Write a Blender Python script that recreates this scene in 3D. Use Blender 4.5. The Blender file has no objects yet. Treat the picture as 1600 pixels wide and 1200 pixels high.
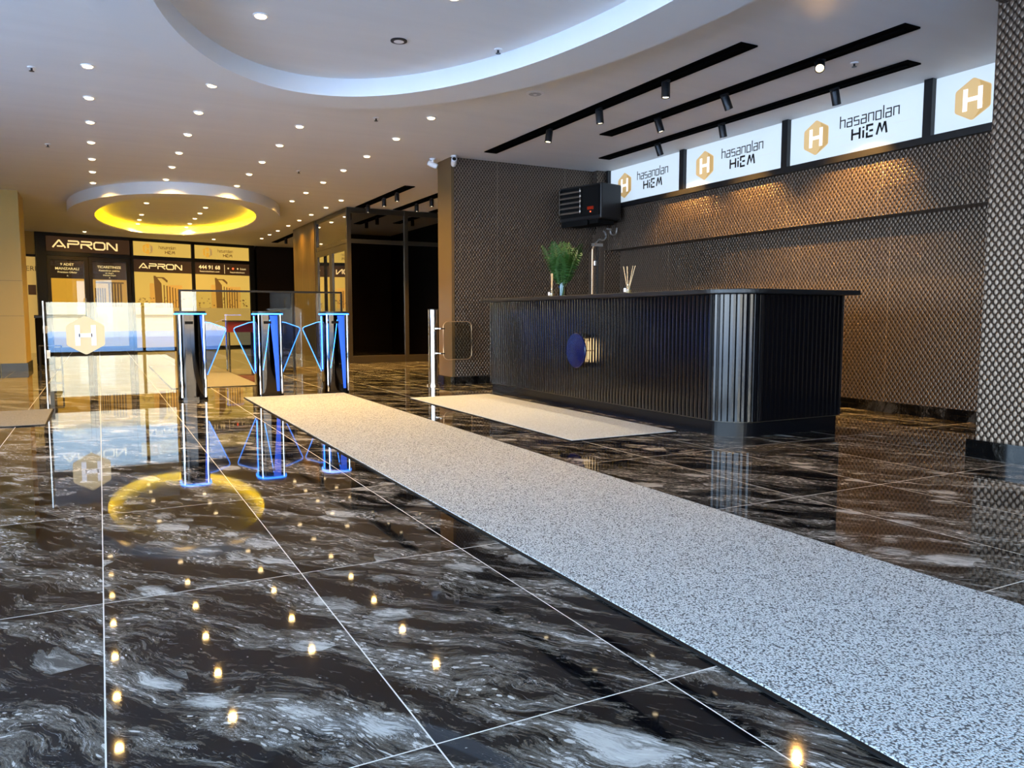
import bpy, math, random
from mathutils import Vector, Matrix
random.seed(7)
PI = math.pi
S = bpy.context.scene
C = S.collection

# ------------------------------------------------------------------ camera
F, PITCH = 1210.0, math.atan(106 / 1210.0)
YAW = math.atan2(645, F / math.cos(PITCH))
cd = bpy.data.cameras.new('camera')
cd.sensor_width = 36.0
cd.lens = 36.0 * F / 1600.0
cd.clip_start = 0.05
cam = bpy.data.objects.new('camera', cd)
C.objects.link(cam)
cam.location = (0, 0, 0.9)
cam.rotation_euler = (PI / 2 - PITCH, 0, -YAW)
S.camera = cam

# ------------------------------------------------------------------ colour management, sampling helpers
S.view_settings.view_transform = 'Standard'
S.view_settings.look = 'None'
S.view_settings.gamma = 1.0
S.view_settings.use_curve_mapping = False
S.view_settings.exposure = 1.15
cy = S.cycles
cy.use_denoising = True
cy.max_bounces = 8
cy.diffuse_bounces = 4
cy.glossy_bounces = 5
cy.transmission_bounces = 8
cy.transparent_max_bounces = 12
cy.sample_clamp_indirect = 4.0
cy.caustics_refractive = False
cy.blur_glossy = 0.5

# ------------------------------------------------------------------ daylight: sky and sun
SKY = 7.4
W = bpy.data.worlds.new('sky')
S.world = W
W.use_nodes = True
wt = W.node_tree
wt.nodes.clear()
wo = wt.nodes.new('ShaderNodeOutputWorld')
bg = wt.nodes.new('ShaderNodeBackground')
tc = wt.nodes.new('ShaderNodeTexCoord')
sp = wt.nodes.new('ShaderNodeSeparateXYZ')
cr = wt.nodes.new('ShaderNodeValToRGB')
wt.links.new(tc.outputs['Generated'], sp.inputs[0])
wt.links.new(sp.outputs['Z'], cr.inputs[0])
wt.links.new(cr.outputs[0], bg.inputs[0])
wt.links.new(bg.outputs[0], wo.inputs[0])
e = cr.color_ramp.elements
e[0].position = 0.0
e[0].color = (0.84, 0.94, 1.0, 1)
e[1].position = 0.55
e[1].color = (0.26, 0.50, 0.86, 1)
m_ = e.new(0.10)
m_.color = (0.55, 0.76, 1.0, 1)
bg.inputs[1].default_value = SKY
sd = bpy.data.lights.new('sun', 'SUN')
sd.energy = 16.0
sd.angle = 0.01
sd.color = (1.0, 0.93, 0.8)
sun = bpy.data.objects.new('sun', sd)
C.objects.link(sun)
sun.location = (10, 30, 30)
sun.rotation_euler = Vector((0.10, -0.82, -0.57)).to_track_quat('-Z', 'Y').to_euler()

def portal(name, loc, rot, sx, sy):
    l = bpy.data.lights.new(name, 'AREA')
    l.shape = 'RECTANGLE'
    l.size, l.size_y = sx, sy
    l.cycles.is_portal = True
    o = bpy.data.objects.new(name, l)
    C.objects.link(o)
    o.location, o.rotation_euler = loc, rot
portal('entrance_portal', (-.75, -3.1, 1.5), (PI / 2, 0, PI), 7.6, 3.0)
portal('side_portal', (-4.6, 2.6, 1.5), (PI / 2, 0, -PI / 2), 11.0, 3.0)

# ------------------------------------------------------------------ mesh helpers
def lerp(a, b, t): return a + (b - a) * t

class MB:
    def __init__(s): s.v, s.f = [], []
    def add(s, vs, fs):
        n = len(s.v)
        s.v += [tuple(v) for v in vs]
        s.f += [tuple(i + n for i in f) for f in fs]
        return s
    def box(s, x0, x1, y0, y1, z0, z1, M=None):
        vs = [Vector((x, y, z)) for x in (x0, x1) for y in (y0, y1) for z in (z0, z1)]
        if M is not None: vs = [M @ v for v in vs]
        return s.add(vs, [(0, 1, 3, 2), (4, 6, 7, 5), (0, 4, 5, 1), (2, 3, 7, 6), (0, 2, 6, 4), (1, 5, 7, 3)])
    def prism(s, pts, a, b, fn, cap=True):
        """polygon pts (2D) extruded from a to b; fn(p, q, t) -> 3D"""
        n = len(pts)
        vs = [fn(p[0], p[1], a) for p in pts] + [fn(p[0], p[1], b) for p in pts]
        fs = [(i, (i + 1) % n, (i + 1) % n + n, i + n) for i in range(n)]
        if cap: fs += [tuple(range(n))[::-1], tuple(range(n, 2 * n))]
        return s.add(vs, fs)
    def lathe(s, prof, n=24, M=None, cx=0, cy=0):
        vs = []
        for (r, z) in prof:
            for k in range(n):
                a = 2 * PI * k / n
                v = Vector((cx + r * math.cos(a), cy + r * math.sin(a), z))
                vs.append(M @ v if M is not None else v)
        fs = []
        for i in range(len(prof) - 1):
            for k in range(n):
                k2 = (k + 1) % n
                fs.append((i * n + k, i * n + k2, (i + 1) * n + k2, (i + 1) * n + k))
        fs.append(tuple(range(n))[::-1])
        fs.append(tuple((len(prof) - 1) * n + k for k in range(n)))
        return s.add(vs, fs)
    def cyl(s, cx, cy, z0, z1, r, n=24, M=None): return s.lathe([(r, z0), (r, z1)], n, M, cx, cy)
    def tube(s, pts, r, n=8):
        pts = [Vector(p) for p in pts]
        up = Vector((0, 0, 1))
        vs, fs = [], []
        for i, p in enumerate(pts):
            d = (pts[min(i + 1, len(pts) - 1)] - pts[max(i - 1, 0)]).normalized()
            a = d.cross(up)
            if a.length < 1e-3: a = d.cross(Vector((1, 0, 0)))
            a.normalize()
            b = d.cross(a)
            rr = r[i] if isinstance(r, (list, tuple)) else r
            for k in range(n):
                t = 2 * PI * k / n
                vs.append(p + a * math.cos(t) * rr + b * math.sin(t) * rr)
        for i in range(len(pts) - 1):
            for k in range(n):
                k2 = (k + 1) % n
                fs.append((i * n + k, i * n + k2, (i + 1) * n + k2, (i + 1) * n + k))
        fs.append(tuple(range(n)))
        fs.append(tuple((len(pts) - 1) * n + k for k in range(n)))
        return s.add(vs, fs)
    def build(s, name, mat, parent=None, smooth=False, bevel=0, world=True):
        me = bpy.data.meshes.new(name)
        me.from_pydata(s.v, [], s.f)
        me.validate()
        me.update()
        import bmesh
        bm = bmesh.new()
        bm.from_mesh(me)
        bmesh.ops.recalc_face_normals(bm, faces=bm.faces)
        bm.to_mesh(me)
        bm.free()
        me.materials.append(mat)
        if smooth:
            me.polygons.foreach_set('use_smooth', [True] * len(me.polygons))
            me.set_sharp_from_angle(angle=0.6)
        o = bpy.data.objects.new(name, me)
        C.objects.link(o)
        if bevel:
            b = o.modifiers.new('bevel', 'BEVEL')
            b.width = bevel
            b.segments = 2
            b.limit_method = 'ANGLE'
        if parent is not None:
            o.parent = parent
            if world: o.matrix_parent_inverse = mw(parent).inverted()
        return o

def mw(o):
    m = Matrix.LocRotScale(o.location, o.rotation_euler, o.scale)
    if o.parent is not None: m = mw(o.parent) @ o.matrix_parent_inverse @ m
    return m

def tag(o, label=None, cat=None, group=None, kind=None):
    if label: o['label'] = label
    if cat: o['category'] = cat
    if group: o['group'] = group
    if kind: o['kind'] = kind
    return o

def thing(name, loc, label, cat, group=None, rz=0, kind=None):
    o = bpy.data.objects.new(name, None)
    o.empty_display_size = 0.1
    C.objects.link(o)
    o.location = loc
    o.rotation_euler = (0, 0, rz)
    return tag(o, label, cat, group, kind)

def dup(root, loc, label, rz=None):
    r = root.copy()
    C.objects.link(r)
    r.location = loc
    if rz is not None: r.rotation_euler = (0, 0, rz)
    r['label'] = label
    for ch in [o for o in C.objects if o.parent == root]:
        c = ch.copy()
        C.objects.link(c)
        c.parent = r
        for g in [o for o in C.objects if o.parent == ch]:
            d = g.copy()
            C.objects.link(d)
            d.parent = c
    return r

def struct(name, mb, mat, bevel=0, smooth=False):
    o = mb.build(name, mat, bevel=bevel, smooth=smooth)
    o['kind'] = 'structure'
    return o

# ------------------------------------------------------------------ materials
EK = .44        # emission strengths below are written for exposure 0
def mat(name, col=(.8, .8, .8), rough=.5, metal=0, emit=None, es=0, spec=.5, trans=0, ior=1.45, coat=0, alpha=1):
    m = bpy.data.materials.new(name)
    m.use_nodes = True
    b = m.node_tree.nodes['Principled BSDF']
    b.inputs['Base Color'].default_value = (*col, 1)
    b.inputs['Roughness'].default_value = rough
    b.inputs['Metallic'].default_value = metal
    b.inputs['Specular IOR Level'].default_value = spec
    b.inputs['IOR'].default_value = ior
    b.inputs['Transmission Weight'].default_value = trans
    b.inputs['Coat Weight'].default_value = coat
    b.inputs['Alpha'].default_value = alpha
    if emit:
        b.inputs['Emission Color'].default_value = (*emit, 1)
        b.inputs['Emission Strength'].default_value = es * EK
    return m

class NT:
    def __init__(s, m):
        s.t = m.node_tree
        s.b = s.t.nodes['Principled BSDF']
    def n(s, typ, **kw):
        x = s.t.nodes.new(typ)
        for k, v in kw.items(): setattr(x, k, v)
        return x
    def l(s, a, b): s.t.links.new(a, b)
    def val(s, x, sock):
        if isinstance(x, (int, float)): sock.default_value = x
        else: s.l(x, sock)
    def math(s, op, a, b=0.0, c=0.0):
        x = s.n('ShaderNodeMath', operation=op)
        s.val(a, x.inputs[0])
        s.val(b, x.inputs[1])
        s.val(c, x.inputs[2])
        return x.outputs[0]
    def xyz(s, vec=None, kind='Object'):
        if vec is None: vec = s.n('ShaderNodeTexCoord').outputs[kind]
        q = s.n('ShaderNodeSeparateXYZ')
        s.l(vec, q.inputs[0])
        return q.outputs
    def comb(s, x, y, z):
        q = s.n('ShaderNodeCombineXYZ')
        s.val(x, q.inputs[0]); s.val(y, q.inputs[1]); s.val(z, q.inputs[2])
        return q.outputs[0]
    def noise(s, vec, scale, detail=4, rough=.5, dist=0):
        q = s.n('ShaderNodeTexNoise')
        s.l(vec, q.inputs['Vector'])
        q.inputs['Scale'].default_value = scale
        q.inputs['Detail'].default_value = detail
        q.inputs['Roughness'].default_value = rough
        q.inputs['Distortion'].default_value = dist
        return q.outputs['Fac']
    def ramp(s, fac, stops):
        q = s.n('ShaderNodeValToRGB')
        s.l(fac, q.inputs[0])
        el = q.color_ramp.elements
        for i, (p, c) in enumerate(stops):
            x = el[i] if i < 2 else el.new(p)
            x.position = p
            x.color = (*c, 1) if len(c) == 3 else c
        return q.outputs[0]
    def mix(s, f, a, b):
        q = s.n('ShaderNodeMix', data_type='RGBA')
        s.val(f, q.inputs[0])
        for v, k in ((a, 6), (b, 7)):
            if isinstance(v, tuple): q.inputs[k].default_value = (*v, 1)
            else: s.l(v, q.inputs[k])
        return q.outputs[2]
    def smooth(s, x, a, b):
        q = s.n('ShaderNodeMapRange', interpolation_type='SMOOTHSTEP')
        s.val(x, q.inputs[0])
        q.inputs[1].default_value = a
        q.inputs[2].default_value = b
        return q.outputs[0]
    def bump(s, h, strength, dist=.01):
        q = s.n('ShaderNodeBump')
        q.inputs['Strength'].default_value = strength
        q.inputs['Distance'].default_value = dist
        s.l(h, q.inputs['Height'])
        s.l(q.outputs[0], s.b.inputs['Normal'])

def marble(name, tiles=True):
    m = mat(name, rough=.03, ior=1.40, spec=.36)
    t = NT(m)
    geo = t.n('ShaderNodeTexCoord').outputs['Object']
    x, y, z = t.xyz(geo)
    if tiles:
        u = t.math('DIVIDE', t.math('ADD', x, 0.025), .615)
        v = t.math('DIVIDE', t.math('SUBTRACT', y, 1.455), 1.235)
        iu, iv = t.math('FLOOR', u), t.math('FLOOR', v)
        wn = t.n('ShaderNodeTexWhiteNoise', noise_dimensions='3D')
        t.l(t.comb(iu, iv, 3.3), wn.inputs['Vector'])
        wx = t.xyz(wn.outputs['Color'])
        off = t.comb(t.math('MULTIPLY', wx[0], 9), t.math('MULTIPLY', wx[1], 9), t.math('MULTIPLY', wx[2], 9))
    # flow: stone streaks run diagonally
    c, s_ = math.cos(0.92), math.sin(0.92)
    a = t.math('ADD', t.math('MULTIPLY', x, c), t.math('MULTIPLY', y, -s_))
    b = t.math('ADD', t.math('MULTIPLY', x, s_), t.math('MULTIPLY', y, c))
    base = t.comb(a, b, z)
    if tiles:
        va = t.n('ShaderNodeVectorMath', operation='ADD')
        t.l(base, va.inputs[0]); t.l(off, va.inputs[1])
        base = va.outputs[0]
    warp = t.n('ShaderNodeTexNoise')
    t.l(base, warp.inputs['Vector'])
    warp.inputs['Scale'].default_value = 2.6
    warp.inputs['Detail'].default_value = 3
    vm = t.n('ShaderNodeVectorMath', operation='MULTIPLY_ADD')
    t.l(warp.outputs['Color'], vm.inputs[0])
    vm.inputs[1].default_value = (.24, .24, .0)
    t.l(base, vm.inputs[2])
    w = vm.outputs[0]
    mp = t.n('ShaderNodeMapping')
    t.l(w, mp.inputs[0])
    mp.inputs['Scale'].default_value = (1.0, 4.6, 1)
    fl = mp.outputs[0]
    big = t.noise(fl, 2.0, 4, .55, .3)
    fine = t.noise(fl, 10.5, 10, .78, .45)
    grain = t.noise(fl, 48, 6, .75, .3)
    dens = t.smooth(big, .36, .62)
    sh = t.math('ADD', t.math('MULTIPLY', fine, .72), t.math('MULTIPLY', grain, .28))
    sh = t.math('ADD', sh, t.math('MULTIPLY', t.math('SUBTRACT', dens, .5), .14))
    col = t.ramp(sh, [(.44, (.002, .002, .003)), (.70, (.75, .73, .68)), (.505, (.010, .009, .008)), (.53, (.105, .088, .066)), (.555, (.012, .011, .010)), (.590, (.17, .155, .13)), (.61, (.03, .028, .025)), (.655, (.34, .32, .29))])
    vein = t.math('ABSOLUTE', t.math('SUBTRACT', t.noise(fl, 3.1, 7, .66, .9), .5))
    vmask = t.math('MULTIPLY', t.math('SUBTRACT', 1, t.smooth(vein, .0, .006)), dens)
    col = t.mix(t.math('MULTIPLY', vmask, .7), col, (.50, .49, .47))
    # pale pebble-like fragments
    mp2 = t.n('ShaderNodeMapping')
    t.l(w, mp2.inputs[0])
    mp2.inputs['Scale'].default_value = (1.0, 1.7, 1)
    vo = t.n('ShaderNodeTexVoronoi', feature='F1')
    t.l(mp2.outputs[0], vo.inputs['Vector'])
    vo.inputs['Scale'].default_value = 5.2
    cc = t.xyz(vo.outputs['Color'])
    thr = t.math('MULTIPLY', t.smooth(cc[0], .56, .84), .50)
    thr = t.math('MULTIPLY', thr, t.smooth(t.noise(base, 1.6, 2), .36, .52))
    d = t.math('ADD', vo.outputs['Distance'], t.math('MULTIPLY', t.math('SUBTRACT', fine, .5), 1.3))
    pm = t.math('SUBTRACT', 1, t.smooth(t.math('SUBTRACT', d, thr), -.012, .012))
    pc = t.mix(t.smooth(sh, .40, .62), (.07, .066, .058), (.40, .385, .35))
    col = t.mix(pm, col, pc)
    # small bright specks
    vo2 = t.n('ShaderNodeTexVoronoi', feature='F1')
    mp3 = t.n('ShaderNodeMapping')
    t.l(w, mp3.inputs[0])
    mp3.inputs['Scale'].default_value = (1.0, 3.0, 1)
    t.l(mp3.outputs[0], vo2.inputs['Vector'])
    vo2.inputs['Scale'].default_value = 34
    c2 = t.xyz(vo2.outputs['Color'])
    th2 = t.math('MULTIPLY', t.math('MULTIPLY', t.smooth(c2[1], .40, .9), .42), t.smooth(big, .46, .58))
    pm2 = t.math('SUBTRACT', 1, t.smooth(t.math('SUBTRACT', t.math('ADD', vo2.outputs['Distance'], t.math('MULTIPLY', t.math('SUBTRACT', grain, .5), 1.0)), th2), -.03, .03))
    col = t.mix(t.math('MULTIPLY', pm2, .8), col, (.46, .44, .40))
    if tiles:
        fu, fv = t.math('FRACT', u), t.math('FRACT', v)
        eu = t.math('MULTIPLY', t.math('MINIMUM', fu, t.math('SUBTRACT', 1, fu)), .615)
        ev = t.math('MULTIPLY', t.math('MINIMUM', fv, t.math('SUBTRACT', 1, fv)), 1.235)
        g = t.math('LESS_THAN', t.math('MINIMUM', eu, ev), .0018)
        col = t.mix(g, col, (.55, .53, .48))
        rg = t.math('MULTIPLY', g, .5)
        t.l(t.math('ADD', rg, .03), t.b.inputs['Roughness'])
    if not tiles: col = t.mix(.90, col, (.002, .002, .002))
    t.l(col, t.b.inputs['Base Color'])
    return m

def embossed(name, axis, pu=.044, pv=.060, seam=1.06, dark=(.034, .022, .015), light=(.185, .140, .105)):
    """scaled metallic wallpaper: staggered upright ovals"""
    m = mat(name, rough=.36, metal=.75)
    t = NT(m)
    x, y, z = t.xyz()
    nx, ny, nz = t.xyz(t.n('ShaderNodeTexCoord').outputs['Normal'])
    fx = t.math('GREATER_THAN', t.math('ABSOLUTE', ny), .5)
    h = t.math('ADD', t.math('MULTIPLY', x, fx), t.math('MULTIPLY', y, t.math('SUBTRACT', 1, fx)))
    def lat(ou, ov):
        fu = t.math('SUBTRACT', t.math('FRACT', t.math('ADD', t.math('DIVIDE', h, pu), ou)), .5)
        fv = t.math('SUBTRACT', t.math('FRACT', t.math('ADD', t.math('DIVIDE', z, pv), ov)), .5)
        a = t.math('MULTIPLY', fu, 1 / .34)
        b = t.math('MULTIPLY', fv, 1 / .43)
        return t.math('ADD', t.math('MULTIPLY', a, a), t.math('MULTIPLY', b, b))
    d = t.math('MINIMUM', lat(0, 0), lat(.5, .5))
    k = t.math('SUBTRACT', 1, t.smooth(d, .15, 1.15))
    col = t.mix(k, dark, light)
    sm = t.math('ABSOLUTE', t.math('SUBTRACT', t.math('FRACT', t.math('DIVIDE', h, seam)), .5))
    sl = t.math('LESS_THAN', sm, .0028)
    col = t.mix(t.math('MULTIPLY', sl, .8), col, (.33, .25, .18))
    t.l(col, t.b.inputs['Base Color'])
    t.bump(k, .8, .006)
    return m

def wood(name, c1, c2):
    m = mat(name, rough=.35)
    t = NT(m)
    x, y, z = t.xyz()
    n = t.noise(t.comb(t.math('MULTIPLY', x, 9), t.math('MULTIPLY', y, 9), t.math('MULTIPLY', z, .7)), 1.6, 5, .6, .4)
    t.l(t.mix(t.smooth(n, .3, .7), c1, c2), t.b.inputs['Base Color'])
    return m

def loopmat(name, c1, c2):
    m = mat(name, rough=.9, spec=.15)
    t = NT(m)
    v = t.n('ShaderNodeTexVoronoi', feature='F1')
    t.l(t.n('ShaderNodeTexCoord').outputs['Object'], v.inputs['Vector'])
    v.inputs['Scale'].default_value = 190
    d = v.outputs['Distance']
    cc = t.xyz(v.outputs['Color'])
    k = t.smooth(d, .44, .82)
    k2 = t.math('MAXIMUM', k, t.math('GREATER_THAN', cc[0], .93))
    col = t.mix(k2, c1, c2)
    t.l(col, t.b.inputs['Base Color'])
    t.bump(t.math('SUBTRACT', 1, d), .9, .006)
    return m

def paint(name, col, var=.06, rough=.6):
    m = mat(name, col, rough, spec=.25)
    t = NT(m)
    x, y, z = t.xyz()
    n = t.noise(t.comb(t.math('MULTIPLY', x, .6), t.math('MULTIPLY', y, 5), z), 1.2, 3)
    a = tuple(c * (1 - var) for c in col)
    b = tuple(min(1, c * (1 + var)) for c in col)
    t.l(t.mix(n, a, b), t.b.inputs['Base Color'])
    return m

M_floor = marble('polished_dark_marble')
M_skirt = marble('black_marble_skirting', tiles=False)
M_wallx = embossed('embossed_wallpaper_x', 'x')
M_wally = embossed('embossed_wallpaper_y', 'y')
M_ceil = paint('ceiling_paint', (.74, .735, .72))
M_ring = paint('ring_paint', (.74, .74, .73), .02)
M_cream = paint('cream_pillar', (.46, .32, .095), .04, .4)
M_tan = mat('tan_trim', (.11, .068, .028), .4)
M_black = mat('black_metal', (.008, .008, .009), .38)
M_blackm = mat('black_matte', (.004, .004, .004), .8, spec=.2)
M_slot = mat('black_channel', (.002, .002, .002), .9, spec=.02)
M_bronze = mat('dark_bronze_frame', (.035, .028, .018), .35, metal=.3)
M_wood = wood('brown_wood', (.05, .028, .006), (.115, .068, .018))
M_darkwall = mat('dark_brown_wall', (.014, .008, .004), .7, spec=.08)
M_desk = mat('desk_black_lacquer', (.002, .002, .003), .17, spec=.48)
M_plinth = mat('desk_plinth_black', (.003, .003, .004), .25, spec=.25)
M_steel = mat('polished_steel', (.62, .60, .58), .22, metal=1)
M_body = mat('dark_polished_steel', (.040, .034, .030), .07, metal=1)
M_letter = mat('white_sticker_letter', (.72, .76, .85), .4)
M_chrome = mat('chrome', (.8, .8, .8), .06, metal=1)
M_white = mat('white_plastic', (.8, .8, .8), .4)
M_runner = loopmat('loop_runner', (.50, .52, .51), (.09, .09, .09))
M_mat2 = loopmat('loop_mat_beige', (.47, .50, .52), (.28, .29, .30))
M_mat3 = loopmat('loop_mat_brown', (.20, .19, .16), (.10, .095, .08))
M_bulb = mat('warm_bulb', (1, .9, .7), .5, emit=(1, .72, .38), es=10)
M_bulb2 = mat('warm_spot_lamp', (1, .9, .7), .5, emit=(1, .80, .50), es=10)
M_yel = mat('yellow_led', (1, .8, .1), .5, emit=(1, .62, .0), es=27.0)
M_blue = mat('blue_led', (.05, .2, 1), .3, emit=(.02, .20, 1.0), es=9.0)
M_bluep = mat('blue_painted_reflection', (.02, .08, .5), .3, emit=(.02, .10, .85), es=1.1)  # faint glow that paints the blue reflection on the turnstile housing
M_bluee = mat('blue_edge', (.1, .4, 1), .3, emit=(.05, .30, 1.0), es=2.2)
M_glow = mat('warm_led', (1, .8, .5), .5, emit=(1, .68, .34), es=14)
M_gold = mat('gold_film', (.55, .36, .16), .5, emit=(.72, .50, .22), es=.62)
M_gold2 = mat('gold_film_dark', (.45, .27, .1), .5, emit=(.60, .38, .13), es=.62)
M_hw = mat('white_film_letter', (.8, .8, .8), .5, emit=(.85, .85, .82), es=1.0)
M_ink = mat('black_film_letter', (.01, .01, .01), .5)
M_inkfaint = mat('faint_grey_film_letter', (.4, .42, .44), .5, emit=(.55, .58, .62), es=.8)
M_backlit = mat('backlit_white_film', (.35, .38, .42), .4, emit=(.66, .80, .92), es=.80)
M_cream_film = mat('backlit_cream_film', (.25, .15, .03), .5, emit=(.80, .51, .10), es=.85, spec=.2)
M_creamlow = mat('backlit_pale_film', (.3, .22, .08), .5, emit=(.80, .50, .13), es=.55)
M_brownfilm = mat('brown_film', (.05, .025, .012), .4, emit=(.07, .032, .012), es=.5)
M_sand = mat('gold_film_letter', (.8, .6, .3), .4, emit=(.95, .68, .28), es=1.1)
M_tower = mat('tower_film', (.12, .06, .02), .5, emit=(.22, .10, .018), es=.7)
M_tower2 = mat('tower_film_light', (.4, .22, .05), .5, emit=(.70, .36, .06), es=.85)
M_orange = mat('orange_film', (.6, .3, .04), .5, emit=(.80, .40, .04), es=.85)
M_frost = mat('frosted_film', (.50, .43, .27), .5)
M_leaf = mat('palm_leaf', (.016, .065, .008), .42)
M_stem = mat('palm_stem', (.10, .17, .05), .5)
M_reed = mat('reed_stick', (.72, .50, .26), .6)
M_oil = mat('diffuser_oil', (.8, .55, .25), .1, trans=.6)
M_copper = mat('copper_pipe', (.55, .38, .24), .35, metal=.8)
M_hose = mat('braided_hose', (.5, .5, .5), .35, metal=.9)
M_red = mat('red_cloth', (.30, .02, .015), .6)
M_redled = mat('red_indicator', (1, .1, .05), .5, emit=(1, .08, .02), es=4)
M_navy = mat('navy_gloss_disc', (.001, .003, .035), .12)
M_pave = mat('pavement', (.36, .44, .58), .8)
M_bldg = mat('cream_render', (.72, .60, .42), .8)

def glassmat(name, tint=(1, 1, 1), refl=1.0, ior=1.5, rough=0):
    """thin architectural glass: clear pane with true mirror reflection by angle"""
    m = bpy.data.materials.new(name)
    m.use_nodes = True
    t = m.node_tree
    t.nodes.clear()
    o = t.nodes.new('ShaderNodeOutputMaterial')
    mx = t.nodes.new('ShaderNodeMixShader')
    tr = t.nodes.new('ShaderNodeBsdfTransparent')
    gl = t.nodes.new('ShaderNodeBsdfGlossy')
    fr = t.nodes.new('ShaderNodeFresnel')
    mu = t.nodes.new('ShaderNodeMath')
    mu.operation = 'MULTIPLY'
    mu.use_clamp = True
    mu.inputs[1].default_value = refl
    fr.inputs[0].default_value = ior
    tr.inputs[0].default_value = (*tint, 1)
    gl.inputs['Roughness'].default_value = rough
    t.links.new(fr.outputs[0], mu.inputs[0])
    t.links.new(mu.outputs[0], mx.inputs[0])
    t.links.new(tr.outputs[0], mx.inputs[1])
    t.links.new(gl.outputs[0], mx.inputs[2])
    t.links.new(mx.outputs[0], o.inputs[0])
    return m
M_glass = glassmat('clear_glass', (.94, .97, .95), 1.9)
M_barrier = glassmat('barrier_glass', (.93, .96, .95), 1.7)
M_dark_glass = glassmat('dark_tinted_glass', (.12, .10, .08), 4.0)
M_flap = glassmat('acrylic_flap', (.55, .64, .95), 1.6)

# ------------------------------------------------------------------ room shell
H = 2.95
X0, X1 = -4.6, 6.5
struct('floor', MB().box(-4.9, 7.2, -3.3, 25.5, -.12, 0), M_floor)
struct('ceiling', MB().box(-4.9, 7.2, -3.3, 25.5, H, H + .25), M_ceil)
struct('wall_upper_shade', MB().box(-4.9, 7.2, -3.3, 25.5, H + .25, 12), M_bldg)  # unseen mass above, added to keep sun off the pavement outside
struct('ground', MB().box(-60, 60, -70, -3.3, -.25, -.02), M_pave)
struct('ground_side', MB().box(-60, -4.9, -3.3, 40, -.25, -.02), M_pave)
bld = MB().box(-26, 24, -42, -36, -.02, 6.0)
for k in range(9): bld.box(-24 + k * 5.2, -21.5 + k * 5.2, -36, -35.7, 1, 2.6)
far = tag(bld.build('far_building', M_bldg), 'long cream building across the paved street outside the entrance', 'building')
# entrance glazing behind the camera: slim dark frame
struct('wall_front', MB().box(3.08, 6.95, -3.2, -3.0, 0, H), M_darkwall)
en = MB().box(-4.6, 3.08, -3.12, -3.02, 0, .05).box(-4.6, 3.08, -3.12, -3.02, 2.78, H)
for x in (-4.55, -2.9, -1.12, .95, 3.04): en.box(x - .035, x + .035, -3.12, -3.02, 0, H)
struct('window_6', en, M_bronze)
sdw = MB().box(-4.66, -4.56, -3.0, 8.1, 0, .10).box(-4.66, -4.56, -3.0, 8.1, 2.8, H)
for y in (-2.9, -.7, 1.5, 3.7, 5.9, 8.1): sdw.box(-4.66, -4.56, y - .035, y + .035, 0, H)
struct('window_7', sdw, M_bronze)  # unseen side glazing, lengthened so its sky light brightens the right pillar
struct('wall_left', MB().box(-4.8, -4.6, 8.15, 25.4, 0, H), M_wood)
# right side: recessed lower wall, two projecting bands, clerestory sill
struct('wall_right', MB().box(X1, 6.75, -3.0, 9.4, 0, 2.06), M_wally)
struct('trim_1', MB().box(6.30, X1, 2.4, 9.4, 1.81, 2.06), M_wally)
struct('trim_2', MB().box(6.36, X1, 2.4, 9.4, 2.06, 2.37), M_wally)
struct('trim_3', MB().box(6.30, X1 + .03, 2.4, 9.3, 2.37, 2.43), M_black)
struct('wall_corner', MB().box(6.30, X1 + .03, 9.3, 9.4, 2.37, H).box(6.24, X1, 9.0, 9.4, 0, 1.81), M_wally)
struct('wall_outer', MB().box(6.9, 7.1, -3.0, 9.4, 0, H), M_darkwall)
struct('wall_middle', MB().box(4.13, 6.75, 9.4, 9.8, 0, H), M_wallx)
struct('trim_4', MB().box(4.09, 4.13, 9.385, 9.83, 0, H), M_tan)
struct('pillar_right', MB().box(4.95, X1, -.2, 2.96, 0, H).box(4.87, 4.95, -.2, 2.93, 2.80, H), M_wally)
sk = MB()
sk.box(X1 - .02, X1, 2.96, 9.0, 0, .10)
struct('baseboard_right', sk, M_skirt)
struct('baseboard_middle', MB().box(4.08, 6.24, 9.375, 9.40, 0, .10).box(4.07, 4.09, 9.385, 9.83, 0, .10), M_skirt)
struct('baseboard_pillar', MB().box(4.90, 4.95, -.2, 2.99, 0, .115).box(4.95, X1 - .02, 2.96, 2.99, 0, .115), M_skirt)
# cream pillar on the left
pl = MB().box(-2.6, -1.10, 15.2, 16.2, 0, H)
struct('pillar_left', pl, M_cream)
struct('baseboard_left', MB().box(-2.62, -1.47, 15.18, 16.22, 0, .12).box(-1.46, -1.08, 15.18, 16.22, 0, .12), M_black)
jl = MB().box(-2.6, -1.102, 15.196, 15.199, .9, .905).box(-2.6, -1.102, 15.196, 15.199, 1.48, 1.485)
struct('trim_5', jl, M_tan)
# back walls
struct('wall_leak_stop', MB().box(7.1, 7.2, -3.2, 25.4, 0, H), M_darkwall)  # unseen outer wall, added to stop sky light leaking in
struct('wall_end', MB().box(-4.6, 7.1, 25.2, 25.4, 0, H), M_darkwall)
struct('wall_dark', MB().box(4.16, 5.9, 23.86, 24.0, 0, H), M_darkwall)
struct('wall_wood', MB().box(4.17, 4.6, 16.98, 19.0, 0, H - .0), M_wood)
struct('wall_service', MB().box(5.0, 7.1, 19.0, 19.15, 0, H).box(6.7, 6.9, 9.8, 19.0, 0, H), M_darkwall)

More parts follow.
